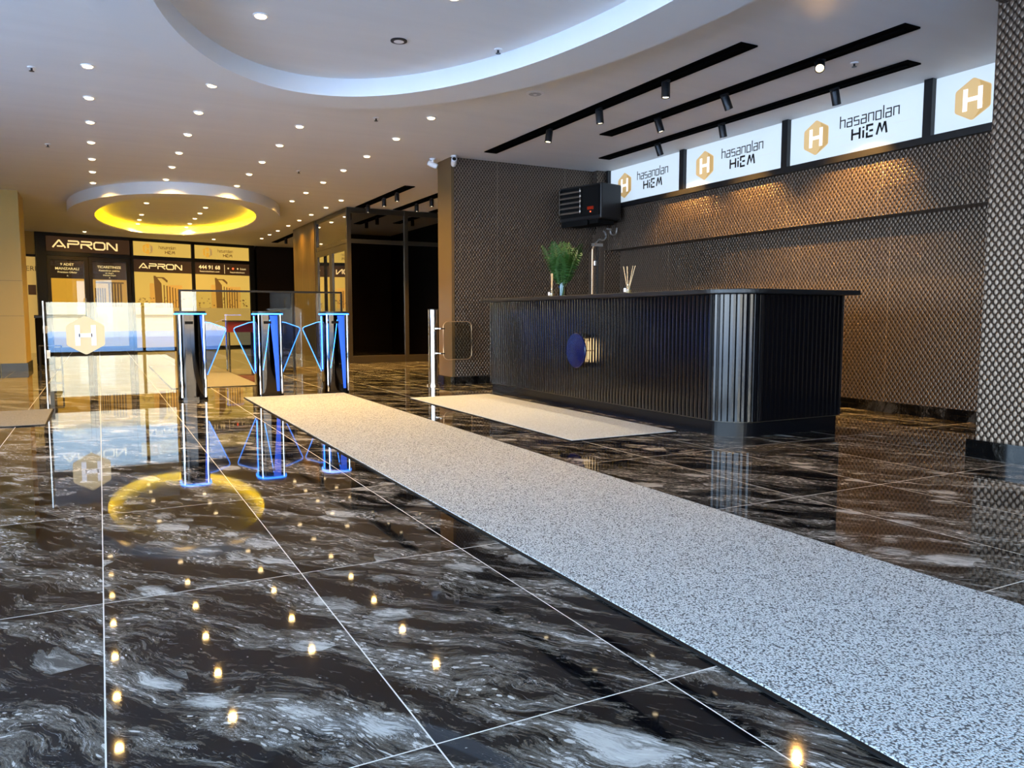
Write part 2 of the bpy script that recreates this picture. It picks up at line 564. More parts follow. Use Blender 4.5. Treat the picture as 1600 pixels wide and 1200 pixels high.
# ------------------------------------------------------------------ lettering: stroke glyphs
GL = {
 'h': (.62, [[(0, 1.35), (0, 0)], [(0, .85), (.62, .85), (.62, 0)]]),
 'a': (.62, [[(.05, .88), (.62, .88), (.62, 0), (0, 0), (0, .48), (.62, .48)]]),
 's': (.62, [[(.62, .88), (0, .88), (0, .47), (.62, .47), (.62, 0), (0, 0)]]),
 'n': (.62, [[(0, 0), (0, .88), (.62, .88), (.62, 0)]]),
 'o': (.62, [[(0, 0), (0, .88), (.62, .88), (.62, 0), (0, 0), (0, .2)]]),
 'l': (.0, [[(0, 1.35), (0, 0)]]),
 'H': (.8, [[(0, 0), (0, 1)], [(.8, 0), (.8, 1)], [(0, .5), (.8, .5)]]),
 'i': (.0, [[(0, 0), (0, .68)], [(0, .86), (0, 1.0)]]),
 'E': (.62, [[(.62, 1), (0, 1), (0, .58)], [(.25, .5), (.62, .5)], [(0, .4), (0, 0), (.62, 0)]]),
 'M': (1.0, [[(0, 0), (.28, 1)], [(.30, .95), (.52, .25), (.80, 1)], [(.82, 1), (1.0, 0)]]),
 'A': (1.25, [[(0, 0), (.6, 1), (.68, 1), (1.25, 0)], [(.42, .20), (1.0, .20)]]),
 'P': (1.05, [[(0, 0), (0, .58), (.95, .58), (1.05, .66), (1.05, .9), (.95, 1), (0, 1)]]),
 'R': (1.05, [[(0, 0), (0, .58), (.95, .58), (1.05, .66), (1.05, .9), (.95, 1), (0, 1)], [(.55, .55), (1.08, 0)]]),
 'O': (1.10, [[(.18, 0), (0, .18), (0, .82), (.18, 1), (.92, 1), (1.1, .82), (1.1, .18), (.92, 0), (.18, 0), (.12, .06)]]),
 'N': (1.0, [[(0, 0), (0, 1), (.12, 1), (.88, 0), (1, 0), (1, 1)]]),
}
def ribbon(pts, w):
    """offset a polyline to both sides with mitred joints -> list of quads"""
    P = [Vector(p) for p in pts]
    L, R_ = [], []
    for i, p in enumerate(P):
        d1 = (P[i] - P[i - 1]).normalized() if i > 0 else None
        d2 = (P[i + 1] - P[i]).normalized() if i < len(P) - 1 else None
        if d1 is None: n = Vector((-d2.y, d2.x)); k = 1
        elif d2 is None: n = Vector((-d1.y, d1.x)); k = 1
        else:
            n1, n2 = Vector((-d1.y, d1.x)), Vector((-d2.y, d2.x))
            n = n1 + n2
            if n.length < .2: n = n1
            n.normalize()
            k = min(1.6, 1 / max(.3, n.dot(n1)))
        L.append(p + n * w * .5 * k)
        R_.append(p - n * w * .5 * k)
    return [(L[i], L[i + 1], R_[i + 1], R_[i]) for i in range(len(P) - 1)]

def letters(mb, text, u0, v0, hgt, fn, w=.14, gap=.32, d0=.0, d1=.003, wide=1.0):
    x = u0
    for ch in text:
        if ch == ' ':
            x += hgt * .8
            continue
        adv, strokes = GL[ch]
        for st in strokes:
            for q in ribbon([(p[0] * wide, p[1]) for p in st], w):
                mb.prism([(x + p.x * hgt, v0 + p.y * hgt) for p in q], d0, d1, fn)
        x += (adv * wide + gap) * hgt
    return x

def text_mesh(mb, text, u0, v0, size, fn, d=.003, align='CENTER', stretch=1.0, space=1.0, bold=0.0):
    cu = bpy.data.curves.new('lettering', 'FONT')
    cu.body = text
    cu.size = size
    cu.align_x = align
    cu.resolution_u = 2
    cu.offset = bold
    cu.space_character = space
    o = bpy.data.objects.new('lettering', cu)
    C.objects.link(o)
    dg = bpy.context.evaluated_depsgraph_get()
    me = bpy.data.meshes.new_from_object(o.evaluated_get(dg))
    mb.add([fn(u0 + v.co.x * stretch, v0 + v.co.y, d) for v in me.vertices], [tuple(p.vertices) for p in me.polygons])
    bpy.data.objects.remove(o)
    bpy.data.curves.remove(cu)
    bpy.data.meshes.remove(me)

def hexagon(cu, cv, r, sx=.866):
    pts = []
    for k in range(6):
        a = PI / 2 + k * PI / 3
        p = Vector((math.cos(a) * r, math.sin(a) * r))
        # rounded corner: two points near each vertex
        a0, a1 = a - PI / 3, a + PI / 3
        q0 = Vector((math.cos(a0) * r, math.sin(a0) * r))
        q1 = Vector((math.cos(a1) * r, math.sin(a1) * r))
        for q in (p.lerp(q0, .10), p.lerp(q0, .03) * .985, p.lerp(q1, .03) * .985, p.lerp(q1, .10)):
            pts.append((cu + q.x * sx / .866, cv + q.y))
    return pts

def emblem(fn, cu, cv, r, parent, mh=None, mw_=None, d=.002, facet=True):
    mh = mh or M_gold
    o = MB().prism(hexagon(cu, cv, r), 0, d, fn).build('hexagon_emblem', mh, parent)
    if facet:
        pts = [(cu + r * .30, cv + r * .80), (cu + r * .83, cv + r * .46), (cu + r * .83, cv - r * .46), (cu + r * .1, cv - r * .90), (cu + r * .52, cv - r * .35)]
        MB().prism(pts, d, d + .001, fn).build('emblem_facet', M_gold2, o)
    mb = MB()
    for q in (ribbon([(-.36, -.52), (-.36, .52)], .22) + ribbon([(.36, -.52), (.36, .52)], .22) + ribbon([(-.3, 0), (.3, 0)], .20)):
        mb.prism([(cu + p.x * r, cv + p.y * r) for p in q], d + .001, d + .003, fn)
    mb.build('emblem_letter', mw_ or M_hw, o)
    return o

# ------------------------------------------------------------------ clerestory windows with printed film (right wall)
ys = [9.27, 7.66, 6.02, 4.42, 2.80]
which = ['partly hidden by the heater', 'second from the heater', 'third from the heater', 'cut by the patterned pillar']
for i in range(4):
    ya, yb = ys[i], ys[i + 1]
    fr = MB()
    for y in (ya - .02, yb + .02):
        fr.box(6.44, 6.50, y - .020, y + .020, 2.43, H)
    fr.box(6.44, 6.50, yb, ya, 2.43, 2.445)
    wn_ = thing('window_%d' % (i + 1), (6.47, (ya + yb) / 2, 2.43), None, None, kind='structure')
    fr.build('window_frame', M_black, wn_)
    MB().box(6.50, 6.506, yb + .05, ya - .05, 2.44, H - .004).build('pane', M_glass, wn_)
    L = ya - yb
    def fn(u, v, d, ya=ya): return Vector((6.492 - d, ya - u, v))
    t = thing('window_decal', (6.492, (ya + yb) / 2, 2.44), 'white backlit window film with gold hexagon emblem, ' + which[i], 'window sign', 'printed films in the high windows')
    MB().prism([(.042, 2.447), (L - .042, 2.447), (L - .042, H - .004), (.042, H - .004)], 0, .003, fn).build('film_panel', M_backlit, t)
    fn2 = lambda u, v, d, fn=fn: fn(u, v, d + .003)
    emblem(fn2, .37, 2.70, .175, t)
    if i < 4:
        a = MB(); letters(a, 'hasanolan', .66, 2.728, .086, fn2, .12, .30, 0, .003, 1.0); a.build('name_lettering', M_ink, t)
        a = MB(); letters(a, 'HiEM', .80, 2.590, .105, fn2, .19, .38); a.build('word_lettering', M_ink, t)
        a = MB()
        text_mesh(a, 'INSAAT', .74, 2.545, .030, fn2, .002, 'CENTER', 1, 1.7)
        text_mesh(a, 'GAYRIMENKUL', 1.12, 2.545, .030, fn2, .002, 'CENTER', 1, 1.7)
        a.build('tagline', M_inkfaint, t)
        for (p, q) in ((.56, .76), (1.24, 1.46)): MB().prism([(p, 2.655), (q, 2.655), (q, 2.658), (p, 2.658)], 0, .002, fn2).build('rule_line', M_inkfaint, t)

# ------------------------------------------------------------------ facade at the far end
FA = Vector((-1.2, 22.3, 0))
FU = (Vector((4.0, 23.8, 0)) - FA).normalized()
FN = Vector((FU.y, -FU.x, 0))          # towards the camera
def ff(u, v, d): return FA + FU * u + Vector((0, 0, v)) + FN * d
def rect(mb, u0, u1, v0, v1, d0, d1, fn=ff): return mb.prism([(u0, v0), (u1, v0), (u1, v1), (u0, v1)], d0, d1, fn)
frm = MB()
for (a, b) in ((-.12, .10), (2.06, 2.13), (3.66, 3.74), (5.34, 5.48)): rect(frm, a, b, 0, H, -.06, .05)
rect(frm, -.12, 5.48, 2.88, H, -.06, .05)
rect(frm, .10, 5.34, 2.40, 2.49, -.06, .04)
rect(frm, 2.13, 5.34, 0, .06, -.06, .05)
struct('wall_back', frm, M_black)
wb = MB()
rect(wb, -3.4, -.12, 2.40, H, -.1, .0)
rect(wb, -3.4, -.42, 0, 2.4, -.1, .0)
struct('wall_back_left', wb, M_cream)
struct('wall_back_backing', rect(MB(), -3.4, 5.5, 0, H, -.16, -.12), M_darkwall)
w5 = thing('window_5', ff(3.7, 0, 0), None, None, kind='structure')
for (a, b) in ((2.13, 3.66), (3.74, 5.34)):
    rect(MB(), a, b, .06, 2.40, .0, .006).build('pane', M_glass, w5)
    rect(MB(), a, b, 2.49, 2.88, .0, .006).build('pane', M_glass, w5)
w8 = thing('window_8', ff(-.27, 0, 0), None, None, kind='structure')
rect(MB(), -.42, -.12, 0, 2.4, -.05, -.03).build('pane', M_creamlow, w8)
rect(MB(), -.42, -.12, 2.34, 2.40, -.03, .02).build('window_frame', M_black, w8)
def fq(d_): return lambda u, v, d: ff(u, v, d + d_)
t = thing('window_decal', ff(-.27, 1.9, 0), 'narrow cream window film with cut off lettering beside cream pillar', 'window sign')
a = MB(); text_mesh(a, 'YERI', -.27, 2.0, .17, fq(-.03), .004, 'CENTER', 1); a.build('lettering', M_brownfilm, t)
rect(MB(), -.30, -.13, 1.42, 1.66, -.028, -.024).build('notice_panel', M_brownfilm, t)
# double door
dr = thing('door_1', ff(1.07, 0, 0), None, None, kind='structure')
for (a, b, hx) in ((.11, 1.04, .94), (1.05, 2.05, 1.16)):
    lf = MB()
    rect(lf, a, a + .08, 0, 2.39, -.02, .03); rect(lf, b - .10, b, 0, 2.39, -.02, .03)
    rect(lf, a + .08, b - .10, 2.30, 2.39, -.02, .03); rect(lf, a + .08, b - .10, 0, .12, -.02, .03)
    L = lf.build('door_leaf', M_bronze, dr)
    rect(MB(), a + .08, b - .10, .12, 2.30, .0, .006).build('door_pane', M_glass, L)
    MB().tube([ff(hx, .85, .03), ff(hx, .85, .09), ff(hx, 1.35, .09), ff(hx, 1.35, .03)], .014).build('door_handle', M_steel, L)

def small(t, texts, mat_):
    a = MB()
    for (s_, u, v, size, st) in texts: text_mesh(a, s_, u, v, size, fq(-.004), .003, 'CENTER', st, 1, size * .02)
    a.build('lettering', mat_, t)
# door decals
t = thing('door_decal', ff(.57, 1.2, 0), 'brown and orange film on left door leaf reading 9 ADET', 'door sign', 'printed films on the glass door')
rect(MB(), .19, .94, 1.84, 2.28, -.012, -.008).build('header_panel', M_brownfilm, t)
rect(MB(), .19, .94, 1.14, 1.84, -.012, -.008).build('picture_panel', M_orange, t)
rect(MB(), .19, .94, .12, 1.14, -.012, -.008).build('lower_panel', M_creamlow, t)
small(t, [('9 ADET', .565, 2.16, .085, 1.1), ('MANZARALI', .565, 2.055, .085, 1.15), ('Premium Ofisler', .565, 1.975, .06, 1.1), ('A', .565, 1.89, .05, 1)], M_sand)
t = thing('door_decal', ff(1.55, 1.2, 0), 'brown and gold film on right door leaf with four lines of small text', 'door sign', 'printed films on the glass door')
rect(MB(), 1.13, 1.95, 1.84, 2.28, -.012, -.008).build('header_panel', M_brownfilm, t)
p = rect(MB(), 1.13, 1.95, 1.14, 1.84, -.012, -.008).build('picture_panel', M_tower2, t)
a = MB()
for k in range(5): rect(a, 1.18 + k * .055, 1.215 + k * .055, 1.14, 1.62, -.008, -.006)
for k in range(5): rect(a, 1.50 + k * .07, 1.545 + k * .07, 1.14, 1.74, -.008, -.006)
rect(a, 1.20, 1.88, 1.74, 1.78, -.008, -.006)
a.build('tower_picture', M_tower, p)
rect(MB(), 1.13, 1.95, .12, 1.14, -.012, -.008).build('lower_panel', M_creamlow, t)
small(t, [('TICARETINIZE', 1.54, 2.13, .085, 1.05), ('Kazandiran yatirim', 1.54, 2.05, .06, 1.1), ('en dogru', 1.54, 1.99, .05, 1.1), ('Hemen arayin', 1.54, 1.935, .05, 1.1), ('A', 1.54, 1.87, .05, 1)], M_sand)
# big APRON sign over the door
def apron(label, u0, u1, v0, v1, h_, tu, tv, wide):
    t = thing('sign_panel', ff((u0 + u1) / 2, v0, 0), label, 'sign', 'dark brown name signs on the far glass front')
    rect(MB(), u0, u1, v0, v1, .010, .016).build('panel', M_brownfilm, t)
    a = MB(); letters(a, 'APRON', tu, tv, h_, fq(.018), .21, .34, 0, .004, wide); a.build('lettering', M_sand, t)
apron('large dark brown APRON sign above the glass double door', .12, 2.05, 2.50, 2.87, .175, .26, 2.595, 1.30)
apron('smaller dark brown APRON sign above the left tower picture', 2.14, 3.65, 2.07, 2.40, .130, 2.27, 2.165, 1.32)
t = thing('sign_panel', ff(4.54, 2.07, 0), 'dark brown phone number sign reading 444 91 68', 'sign', 'dark brown name signs on the far glass front')
rect(MB(), 3.75, 5.33, 2.07, 2.40, .010, .016).build('panel', M_brownfilm, t)
a = MB(); text_mesh(a, '444 91 68', 4.16, 2.22, .15, fq(.016), .004, 'CENTER', 1.0, 1, .003); text_mesh(a, 'hasanolanhiem.com', 4.16, 2.135, .065, fq(.016), .004, 'CENTER', 1.1)
rect(a, 4.585, 4.595, 2.11, 2.36, .016, .02)
text_mesh(a, 'hasanolanhiem', 4.97, 2.135, .065, fq(.016), .004, 'CENTER', 1.15)
for k, u in enumerate((4.70, 4.98)): a.prism([(u + .022 * math.cos(q * PI / 6), 2.26 + .022 * math.sin(q * PI / 6)) for q in range(12)], .016, .02, ff)
text_mesh(a, 'hiem', 5.14, 2.23, .09, fq(.016), .004, 'CENTER', 1.0)
o_ = a.build('lettering', M_sand, t)
MB().prism([(4.84 + .026 * math.cos(q * PI / 6), 2.26 + .026 * math.sin(q * PI / 6)) for q in range(12)], .016, .02, ff).build('red_icon', M_redled, o_)
# gold name films above
for i, (u0, u1, lab) in enumerate(((2.14, 3.65, 'gold name film with hexagon, directly above the smaller APRON sign'), (3.75, 5.33, 'gold name film with hexagon, directly above the phone number sign'))):
    t = thing('window_decal', ff((u0 + u1) / 2, 2.49, 0), lab, 'window sign', 'gold name films on the far glass front')
    rect(MB(), u0, u1, 2.50, 2.87, .008, .012).build('film_panel', M_cream_film, t)
    emblem(fq(.012), u0 + .37, 2.685, .15, t, M_orange, M_cream_film)
    a = MB(); letters(a, 'hasanolan', u0 + .66, 2.705, .065, fq(.013), .14, .22); a.build('name_lettering', M_tower, t)
    a = MB(); letters(a, 'HiEM', u0 + .82, 2.58, .080, fq(.013), .2, .26); a.build('word_lettering', M_tower, t)
# tower pictures
def tower_panel(u0, u1, label, tx, seed):
    rnd = random.Random(seed)
    t = thing('window_poster', ff((u0 + u1) / 2, 1.1, 0), label, 'poster', 'gold posters of a tower on the far glass front')
    rect(MB(), u0, u1, 1.13, 2.07, .008, .012).build('sky_panel', M_cream_film, t)
    rect(MB(), u0, u1, .06, 1.13, .008, .012).build('lower_panel', M_creamlow, t)
    a = MB()
    rect(a, tx - .26, tx - .12, 1.13, 1.78, .012, .014)
    rect(a, tx + .20, tx + .60, 1.13, 1.74, .012, .014)
    a.build('pale_tower', M_tower2, t)
    a = MB()
    a.prism([(tx - .12, 1.13), (tx + .06, 1.13), (tx + .05, 1.78), (tx - .10, 1.98), (tx - .15, 1.98), (tx - .14, 1.80)], .012, .0145, ff)
    a.prism([(tx - .15, 1.95), (tx + .12, 1.95), (tx + .22, 1.86), (tx + .20, 1.80), (tx + .14, 1.86), (tx + .06, 1.92), (tx - .15, 1.92)], .012, .0145, ff)
    for k in range(6): rect(a, tx + .10 + k * .075, tx + .13 + k * .075, 1.13, 1.74 - .02 * k, .014, .0155)
    for k in range(44):
        u = rnd.uniform(u0 + .03, u1 - .08); v = rnd.uniform(1.13, 1.40)
        rect(a, u, u + rnd.uniform(.02, .06), v, v + rnd.uniform(.01, .035), .0145, .016)
    a.build('dark_tower', M_tower, t)
tower_panel(2.14, 3.65, 'gold poster of a tall tower under the smaller APRON sign', 2.78, 1)
tower_panel(3.75, 5.33, 'gold poster of a tall tower under the phone number sign', 4.45, 2)

# ------------------------------------------------------------------ glass vestibule with dark bronze frame
vx, vy, vx1, vy1 = 4.18, 14.5, 6.7, 16.95
v = thing('glass_vestibule', (vx, vy, 0), 'tall dark glass enclosure with bronze frame beside the brown wood wall', 'glass enclosure')
fr = MB()
for (x, y) in ((vx, vy), (5.32, vy), (vx1 - .07, vy), (vx, vy1 - .08)): fr.box(x, x + .08, y, y + .08, 0, H - .01)
for (z0, z1) in ((0, .14), (2.28, 2.36), (2.84, 2.94)): fr.box(vx + .08, vx1, vy + .01, vy + .07, z0, z1)
for (z0, z1) in ((2.28, 2.36), (2.86, 2.94)): fr.box(vx + .01, vx + .07, vy + .08, vy1 - .08, z0, z1)
fr.build('frame', M_bronze, v, bevel=.004)
for (a, b) in ((vx + .08, 5.32), (5.40, vx1 - .07)):
    MB().box(a, b, vy + .035, vy + .045, .14, 2.28).build('pane', M_dark_glass, v)
    MB().box(a, b, vy + .035, vy + .045, 2.36, 2.84).build('transom_pane', M_dark_glass, v)
MB().box(vx + .035, vx + .045, vy + .08, vy1 - .08, 2.36, 2.86).build('transom_pane', M_dark_glass, v)
for (a, b) in ((vy + .08, 15.70), (15.71, vy1 - .08)):
    lf = MB().box(vx, vx + .06, a, a + .1, .01, 2.27).box(vx, vx + .06, b - .1, b, .01, 2.27)
    lf.box(vx, vx + .06, a + .1, b - .1, 2.15, 2.27).box(vx, vx + .06, a + .1, b - .1, .01, .14)
    d = lf.build('door', M_bronze, v, bevel=.004)
    MB().box(vx + .025, vx + .035, a + .1, b - .1, .14, 2.15).build('door_pane', M_dark_glass, d)

# ------------------------------------------------------------------ ceiling rings
def ring(name, cx, cy, ax, ay, ix, iy, zb, label, led, ledmat):
    """elliptical dropped ceiling ring with an inner light cove"""
    t = thing(name, (cx, cy, zb), label, 'ceiling ring')
    n = 128
    if led: prof = [(ax, ay, H), (ax, ay, zb), (ix, iy, zb), (ix, iy, zb + .030), (ix + .008, iy + .008, zb + .030), (ix + .008, iy + .008, zb + .008), (ix + .10, iy + .10, zb + .008), (ix + .10, iy + .10, H)]
    else: prof = [(ax, ay, H), (ax, ay, zb), (ix, iy, zb), (ix, iy, H)]
    vs, fs = [], []
    for (p, q, z) in prof:
        for k in range(n):
            a = 2 * PI * k / n
            vs.append((cx + p * math.cos(a), cy + q * math.sin(a), z))
    for i in range(len(prof) - 1):
        for k in range(n):
            fs.append((i * n + k, i * n + (k + 1) % n, (i + 1) * n + (k + 1) % n, (i + 1) * n + k))
    o = MB().add(vs, fs).build('ring_body', M_ring, t, smooth=True)
    if led:
        rr = .012
        vs, fs = [], []
        for k in range(n):
            a = 2 * PI * k / n
            for j in range(6):
                b = 2 * PI * j / 6
                vs.append((cx + (ix + .03 + rr * math.cos(b)) * math.cos(a), cy + (iy + .03 + rr * math.cos(b)) * math.sin(a), zb + .021 + rr * math.sin(b)))
        for k in range(n):
            for j in range(6): fs.append((k * 6 + j, k * 6 + (j + 1) % 6, ((k + 1) % n) * 6 + (j + 1) % 6, ((k + 1) % n) * 6 + j))
        MB().add(vs, fs).build('led_strip', ledmat, t)
    return t
ring('ceiling_ring', 1.66, 3.85, 1.92, 3.40, 1.48, 3.00, 2.80, 'large white oval ceiling ring close to the camera', False, None)
ring('ceiling_ring', 1.40, 16.55, 1.84, 3.50, 1.40, 3.12, 2.77, 'smaller oval ceiling ring with yellow cove light at the far end', True, M_yel)

# ------------------------------------------------------------------ recessed downlights
def downlight(x, y, z, label, group):
    t = thing('downlight', (x, y, z), label, 'ceiling light', group)
    MB().lathe([(.052, 0), (.052, -.006), (.040, -.008)], 20).build('trim_ring', M_white, t, world=False)
    MB().lathe([(.040, -.006), (.036, -.014), (.020, -.020), (.004, -.021)], 20).build('lamp', M_bulb, t, world=False, smooth=True)
    return t
def lamp_light(root, power, zoff=-.03, col=(1, .58, .15), size=148, blend=1.0, rot=None, rad=.03):
    l = bpy.data.lights.new('lamp_light', 'SPOT')
    l.energy = power
    l.color = col
    l.spot_size = math.radians(size)
    l.spot_blend = blend
    l.shadow_soft_size = rad
    o = bpy.data.objects.new('lamp_light', l)
    C.objects.link(o)
    o.parent = root
    o.location = (0, 0, zoff)
    if rot: o.rotation_euler = rot
    return o
ORD = ['first', 'second', 'third', 'fourth', 'fifth', 'sixth', 'seventh', 'eighth']
rows = [
 ('far left ceiling row', 0.0, [7.43, 8.48, 9.52, 10.6, 11.7, 12.72, 13.75], 0),
 ('second ceiling row from the left', 0.97, [7.52, 8.56, 9.64, 10.75, 11.8, 12.9], 0),
 ('third ceiling row from the left', 2.0, [8.67, 9.72, 10.86, 11.87, 13.0], 0),
 ('ceiling row right of the third', 3.12, [7.66, 8.73, 9.85, 10.93, 12.05, 13.18, 14.24], 0),
 ('far ceiling row along the wood wall', 3.87, [13.74, 14.78, 15.94, 17.0, 18.1, 19.28, 20.3, 21.37], 0),
 ('left row inside the yellow ring', 0.84, [15.72, 17.55, 18.5, 19.3], 0),
 ('right row inside the yellow ring', 1.86, [15.85, 16.78, 17.72, 18.74, 19.5], 0),
]
proto = None
DLP = 78.0
for (nm, x, yy, _) in rows:
    for k, y in enumerate(yy):
        lab = 'lit downlight, %s in the %s' % ('nearest' if k == 0 else ORD[k] + ' nearest', nm)
        if proto is None:
            proto = downlight(x, y, H, lab, 'recessed warm downlights')
            lamp_light(proto, DLP)
        else: dup(proto, (x, y, H), lab)
dup(proto, (-.23, 21.7, H), 'lit round downlight just above the large APRON sign')
dup(proto, (2.78, 22.2, H), 'lit round downlight just above the phone number sign')
dup(proto, (1.06, 5.66, H), 'lit round downlight inside the large oval, left of the unlit one')
dup(proto, (2.1, 4.75, H), 'lit round downlight inside the large oval at the top edge of the photo')
t = thing('downlight', (2.06, 5.68, H), 'unlit round downlight with a black rim inside the large oval', 'ceiling light')
MB().lathe([(.062, 0), (.062, -.008), (.050, -.010)], 24).build('trim_ring', M_black, t, world=False)
MB().lathe([(.040, -.009), (.034, -.012)], 24).build('lamp', M_white, t, world=False)
t = thing('ceiling_speaker', (3.64, 6.4, H), 'flat round white ceiling speaker near the first black channel', 'speaker')
MB().lathe([(.085, 0), (.085, -.006), (.066, -.009)], 28).build('rim', M_white, t, world=False)
MB().lathe([(.060, -.008), (.055, -.012)], 24).build('grille', mat('grey_grille', (.45, .46, .48), .6), t, world=False)
MB().lathe([(.018, -.012), (.012, -.016)], 12).build('centre_cap', M_white, t, world=False)
def sprinkler(x, y, label):
    t = thing('sprinkler', (x, y, H), label, 'sprinkler', 'small ceiling sprinkler heads')
    MB().lathe([(.032, 0), (.030, -.007), (.012, -.009)], 16).build('escutcheon', M_white, t, world=False)
    MB().lathe([(.008, -.008), (.008, -.030), (.020, -.032), (.020, -.035)], 12).build('head', M_black, t, world=False)
    return t
sq = sprinkler(-.41, 7.69, 'small sprinkler head left of the far left downlight row, nearer one')
dup(sq, (-.46, 10.97, H), 'small sprinkler head left of the far left downlight row, farther one')
dup(sq, (2.62, 7.94, H), 'small sprinkler head between the two right downlight rows, nearer one')
dup(sq, (2.58, 11.3, H), 'small sprinkler head between the two right downlight rows, farther one')
dup(sq, (2.80, 5.50, H), 'small sprinkler head inside the large oval')
dup(sq, (5.50, 4.43, H), 'small sprinkler head between the two right black channels')

# ------------------------------------------------------------------ black ceiling channels and spotlights
def channel(x, y0, y1, label, g):
    t = thing('ceiling_channel', (x, (y0 + y1) / 2, H), label, 'light channel', g)
    w = .085
    MB().box(x - w, x - w + .008, y0, y1, H - .012, H).box(x + w - .008, x + w, y0, y1, H - .012, H).box(x - w + .008, x + w - .008, y0, y0 + .008, H - .012, H).box(x - w + .008, x + w - .008, y1 - .008, y1, H - .012, H).build('channel_rim', M_slot, t)
    MB().box(x - w + .008, x + w - .008, y0 + .008, y1 - .008, H - .006, H).build('channel_bed', M_slot, t)
    MB().box(x - .017, x + .017, y0 + .06, y1 - .06, H - .018, H - .006).build('power_track', M_slot, t)
    return t
g1, g2 = 'black ceiling channels above the desk', 'black ceiling channels by the glass enclosure'
channel(4.42, 4.50, 8.90, 'black ceiling channel nearest the large oval ring, above the desk front', g1)
channel(5.16, 3.68, 7.45, 'middle one of the three black ceiling channels above the desk', g1)
channel(5.90, 4.18, 8.55, 'black ceiling channel closest to the printed high windows', g1)
channel(4.42, 11.76, 14.45, 'far black ceiling channel that ends in front of the glass enclosure, leftmost', g2)
channel(5.16, 12.0, 14.45, 'far black ceiling channel, second from the left by the glass enclosure', g2)
channel(5.90, 12.5, 14.45, 'far black ceiling channel mostly behind the patterned wall', g2)
channel(4.40, 19.4, 22.4, 'short black ceiling channel beyond the brown wood wall', g2)

def spotlight(x, y, label, group, tilt=0, az=0, power=120, col=(1, .52, .12)):
    t = thing('track_spotlight', (x, y, H - .018), label, 'spotlight', group)
    MB().box(-.014, .014, -.045, .045, -.018, 0).build('adapter', M_black, t, world=False)
    R = Matrix.Translation((0, 0, -.020)) @ Matrix.Rotation(az, 4, 'Z') @ Matrix.Rotation(tilt, 4, 'Y')
    b = MB().lathe([(.036, .0), (.038, -.004), (.038, -.125), (.032, -.125), (.030, -.108)], 24, R).build('barrel', M_black, t, world=False, smooth=True)
    MB().lathe([(.030, -.112), (.026, -.1185), (.004, -.120)], 20, R).build('lamp', M_bulb2, b, world=False)
    MB().tube([(0, 0, -.018), (0, 0, -.03)], .008).build('stem', M_black, t, world=False)
    l = lamp_light(t, power, 0, col, 90, .7, None, .02)
    l.matrix_local = R @ Matrix.Translation((0, 0, -.14))
    return t
g = 'black cylindrical track spotlights above the desk'
for (x, y, lab, ti, az) in (
    (4.42, 7.45, 'black cylinder spotlight, farthest on the channel above the desk front', .15, 0),
    (4.42, 6.50, 'black cylinder spotlight, middle one on the channel above the desk front', -.12, 0),
    (4.42, 5.48, 'black cylinder spotlight, nearest on the channel above the desk front', 0, 0),
    (5.16, 6.52, 'black cylinder spotlight, farthest on the middle channel', -.30, -.5),
    (5.16, 5.55, 'black cylinder spotlight with lit face, centre of the middle channel', -.40, -.25),
    (5.16, 4.48, 'blazing black spotlight aimed at the camera, nearest on the middle channel', .95, .715),
    (5.90, 7.45, 'black cylinder spotlight, farthest on the channel beside the high windows', -.40, 0),
    (5.90, 6.38, 'black cylinder spotlight, middle one on the channel beside the high windows', -.25, 0),
    (5.90, 4.95, 'tilted black spotlight, nearest on the channel beside the high windows', -.38, .2)):
    s_ = spotlight(x, y, lab, g, ti, az, 45 if x < 5 else (120 if x > 5.5 else 110), (1, .78, .50) if x < 5 else (1, .52, .12))
    if lab.startswith('blazing'):
        for c in s_.children:
            for q in c.children: q.data.materials[0] = M_bulb
g = 'black cylindrical spotlights by the glass enclosure'
sp0 = spotlight(4.42, 12.37, 'far black spotlight, nearest on the leftmost far channel', g)
for (x, y, lab) in ((4.42, 13.03, 'far black spotlight, middle of the leftmost far channel'), (4.42, 13.94, 'far black spotlight, farthest on the leftmost far channel'),
                    (5.16, 12.68, 'far black spotlight, nearer one on the second far channel'), (5.16, 13.4, 'far black spotlight, farther one on the second far channel'),
                    (5.90, 13.5, 'far black spotlight on the far channel half behind the patterned wall'),
                    (4.40, 19.9, 'small black spotlight beyond the brown wood wall, nearer one'), (4.40, 20.9, 'small black spotlight beyond the brown wood wall, farther one')):
    dup(sp0, (x, y, H - .018), lab)

# ------------------------------------------------------------------ carpets
def carpet(name, x0, x1, y0, y1, label, m, hem=True):
    t = thing(name, ((x0 + x1) / 2, (y0 + y1) / 2, 0), label, 'carpet')
    MB().box(x0 + .012, x1 - .012, y0 + .012, y1 - .012, .001, .011).build('pile', m, t, bevel=.003)
    if hem:
        h_ = MB().box(x0, x0 + .012, y0, y1, .001, .007).box(x1 - .012, x1, y0, y1, .001, .007)
        h_.box(x0 + .012, x1 - .012, y0, y0 + .012, .001, .007).box(x0 + .012, x1 - .012, y1 - .012, y1, .001, .007)
        h_.build('backing_edge', M_blackm, t)
    return t
carpet('carpet_runner', 1.37, 2.50, -2.6, 8.88, 'long light grey looped carpet runner crossing the marble floor', M_runner)
carpet('floor_mat', 2.96, 3.94, 4.66, 7.98, 'pale beige mat lying on the marble in front of the desk', M_mat2)
carpet('floor_mat', .75, 1.82, 10.4, 15.2, 'brown grey mat beyond the first two turnstiles', M_mat3)
carpet('floor_mat', -1.7, -.42, 7.42, 8.66, 'short grey brown mat at the left edge of the photo', M_mat3)

